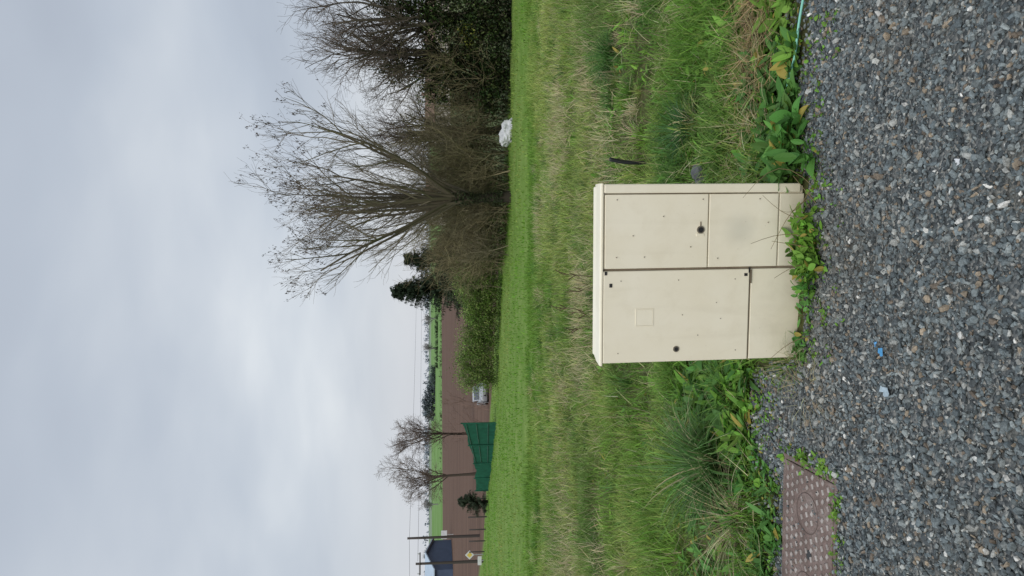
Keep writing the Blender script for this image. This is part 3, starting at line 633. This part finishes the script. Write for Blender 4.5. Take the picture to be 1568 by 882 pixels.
for i,(x,y,h) in enumerate([(-15.5,50,1.3),(-14.4,50.5,1.3),(-17,52,1.2),(-18.5,54,1.2),(-20,56,1.2)]):
    polytube('fence_post',[(x,y,zz(x,y)-.1),(x,y,zz(x,y)+h)],.05,WD,M_bark,None,6,2)
MY=simple('yellow_sign_mat',(.6,.45,.10),.5,.3,.05); MGY=simple('grey_metal_mat',(.35,.36,.37),.5,.4)
x,y=-21.1,58.5; rs=empty('road_sign',(x,y,zz(x,y)))
cyl('post',(0,0,.65),.03,1.3,MGY,rs); prism('sign_rim',[(-.36,1.15),(0,.79),(.36,1.15),(0,1.51)],1,-.05,-.035,MW,rs); prism('sign_face',[(-.22,1.15),(0,.93),(.22,1.15),(0,1.37)],1,-.06,-.053,MY,rs)
x,y=-21.4,58; rs=empty('marker_board',(x,y,zz(x,y))); cyl('post',(0,0,.25),.03,.5,MGY,rs); box('board',-.35,.35,-.05,-.03,.2,.5,MW,rs,.01)
x,y=-46.5,140; rs=empty('information_sign',(x,y,zz(x,y))); cyl('post',(0,0,.7),.06,1.4,MGY,rs); box('board',-.8,.8,-.1,-.05,1.2,2.3,MW,rs,.01)
MBW=simple('blue_cladding',(.06,.085,.14),.6,.3,.15,.8); MBR=simple('pale_roof',(.36,.44,.52),.5,.4,.08,.5); MDK=simple('dark_opening',(.02,.022,.025),.7,.2)
bz=zz(-66,150); bn=empty('barn',(-66,150,bz),(0,0,math.radians(-8)))
box('walls',-16,13,-6,6,-.5,3.6,MBW,bn); prism('roof',[(-6.6,3.5),(0,5.2),(6.6,3.5),(6.6,3.7),(0,5.4),(-6.6,3.7)],0,-16.6,13.6,MBR,bn)
prism('gable',[(-5.9,3.605),(5.9,3.605),(0,5.15)],0,-15.9,12.9,MBW,bn)
for i in range(4): box('doorway_%d'%i,-13+i*6.5,-9.5+i*6.5,-6.06,-6.01,0,2.8,MDK,bn)
MBE=simple('house_render',(.5,.46,.40),.8,.2,.1,1); MTL=simple('tile_roof',(.20,.13,.10),.8,.2,.2,2)
def house(x,y,w,ro):
    h=empty('house',(x,y,zz(x,y)),(0,0,ro)); box('walls',-w,w,-4,4,-.5,3.4,MBE,h); prism('roof',[(-4.5,3.3),(0,5.3),(4.5,3.3),(4.5,3.5),(0,5.5),(-4.5,3.5)],0,-w-.4,w+.4,MTL,h)
    prism('gable',[(-3.9,3.405),(3.9,3.405),(0,5.2)],0,-w+.02,w-.02,MBE,h)
    for k in range(3): box('window_%d'%k,-w+2+k*(w*.7),-w+3.2+k*(w*.7),-4.05,-4.01,1,2.3,MDK,h)
    box('door',w-2,w-1,-4.05,-4.01,0,2.1,MDK,h); box('chimney',w*.4,w*.4+.6,-.3,.3,5,6.3,MTL,h)
house(40,165,7,.15); house(62,175,6,-.2); house(24,200,6,.3)

MCR=simple('grey_paint',(.33,.34,.36),.35,.5,.05); MGL=simple('car_glass',(.03,.04,.05),.15,.7); MTY=simple('tyre_rubber',(.02,.02,.02),.8,.2)
cz=zz(-6.9,48); car=empty('parked_car',(-6.75,47,cz),(0,0,math.radians(14))); car.scale=(.72,.72,.72)
prism('body',[(-2.0,.3),(-2.05,.62),(-1.85,.82),(-1.0,.95),(1.6,.98),(2.0,.9),(2.05,.4),(1.95,.28)],0,-.8,.8,MCR,car,.05)
prism('cabin',[(-1.1,.94),(-.4,1.36),(.3,1.42),(1.2,1.38),(1.85,.96)],0,-.66,.66,MCR,car,.04)
prism('windscreen',[(-1.06,.985),(-.98,.985),(-.40,1.345),(-.46,1.345)],0,-.58,.58,MGL,car)
for s in (-1,1):
    prism('side_window_%d'%s,[(-.8,1.0),(-.35,1.3),(1.1,1.3),(1.5,1.0)],0,s*.663,s*.672,MGL,car)
    for yw in (-1.25,1.25): cyl('wheel',(s*.74,yw,.31),.31,.2,MTY,car,'X'); cyl('hub',(s*.845,yw,.31),.18,.02,MGY,car,'X')
    box('headlight_%d'%s,s*.62-.14,s*.62+.14,-2.03,-1.93,.62,.76,MW,car,.02); box('mirror_%d'%s,s*.84-.07,s*.84+.07,-.75,-.65,.95,1.07,MCR,car,.02)
box('grille',-.4,.4,-2.075,-2.04,.42,.58,MTY,car,.01); box('number_plate',-.26,.26,-2.09,-2.078,.45,.55,MW,car)

# ------------------------------------------------------------------ sky + light
w=bpy.data.worlds.new('World'); S.world=w; w.use_nodes=True; nt=w.node_tree; nt.nodes.clear()
out=nt.nodes.new('ShaderNodeOutputWorld')
sky=nt.nodes.new('ShaderNodeTexSky'); sky.sky_type='NISHITA'; sky.sun_disc=False
SE,SR=math.radians(42),math.radians(200)
sky.sun_elevation=SE; sky.sun_rotation=SR; sky.air_density=1; sky.dust_density=2
b1=nt.nodes.new('ShaderNodeBackground'); b1.inputs[1].default_value=.1; nt.links.new(sky.outputs[0],b1.inputs[0])
tc=nt.nodes.new('ShaderNodeTexCoord').outputs['Generated']; sp=nt.nodes.new('ShaderNodeSeparateXYZ'); nt.links.new(tc,sp.inputs[0])
zc=math_(nt,'ADD',math_(nt,'MAXIMUM',sp.outputs[2],0),.30)
cx=math_(nt,'DIVIDE',sp.outputs[0],zc); cy=math_(nt,'DIVIDE',sp.outputs[1],zc)
cb=nt.nodes.new('ShaderNodeCombineXYZ'); nt.links.new(cx,cb.inputs[0]); nt.links.new(cy,cb.inputs[1])
mp=nt.nodes.new('ShaderNodeMapping'); nt.links.new(cb.outputs[0],mp.inputs[0]); mp.inputs['Scale'].default_value=(1,1.3,1); mp.inputs['Location'].default_value=(3.3,1.7,0); mp.inputs['Rotation'].default_value=(0,0,.5)
f1=noise(nt,mp.outputs[0],.8,4,.45,.3); f2=noise(nt,mp.outputs[0],2.6,4,.45,.3)
f=math_(nt,'ADD',math_(nt,'MULTIPLY',f1,.74),math_(nt,'MULTIPLY',f2,.26))
cc=ramp(nt,f,[(.34,(.47,.52,.60)),(.46,(.53,.585,.665)),(.56,(.62,.67,.735)),(.68,(.77,.81,.85))])
hz=sstep(nt,sp.outputs[2],.20,0.0)
cc=mixc(nt,math_(nt,'MULTIPLY',hz,.75),cc,(.74,.76,.80))
zen=sstep(nt,sp.outputs[2],.5,.95); zm=math_(nt,'ADD',1.0,math_(nt,'MULTIPLY',zen,1.0))
b2=nt.nodes.new('ShaderNodeBackground'); nt.links.new(cc,b2.inputs[0]); nt.links.new(zm,b2.inputs[1])
mx=nt.nodes.new('ShaderNodeMixShader'); mx.inputs[0].default_value=.9
nt.links.new(b1.outputs[0],mx.inputs[1]); nt.links.new(b2.outputs[0],mx.inputs[2]); nt.links.new(mx.outputs[0],out.inputs[0])
sl=bpy.data.lights.new('sun','SUN'); sl.energy=1.5; sl.angle=math.radians(22); sl.color=(1,.95,.88)
so=link(bpy.data.objects.new('sun',sl))
sd=Vector((math.sin(SR)*math.cos(SE),math.cos(SR)*math.cos(SE),math.sin(SE)))
so.rotation_euler=sd.to_track_quat('Z','Y').to_euler(); so.location=(0,-5,10)

# ------------------------------------------------------------------ camera (phone held sideways)
p=math.radians(6.4); F=Vector((0,math.cos(p),-math.sin(p))); Uv=Vector((0,math.sin(p),math.cos(p))); Rv=Vector((1,0,0))
M=Matrix((( -Uv.x,Rv.x,-F.x,0),(-Uv.y,Rv.y,-F.y,0),(-Uv.z,Rv.z,-F.z,1.6),(0,0,0,1)))
cd=bpy.data.cameras.new('camera'); cd.lens=26; cd.sensor_width=36; cd.clip_end=8000; cd.clip_start=.05
co=link(bpy.data.objects.new('camera',cd)); co.matrix_world=M; S.camera=co
S.view_settings.view_transform='Standard'; S.view_settings.look='None'; S.view_settings.exposure=0
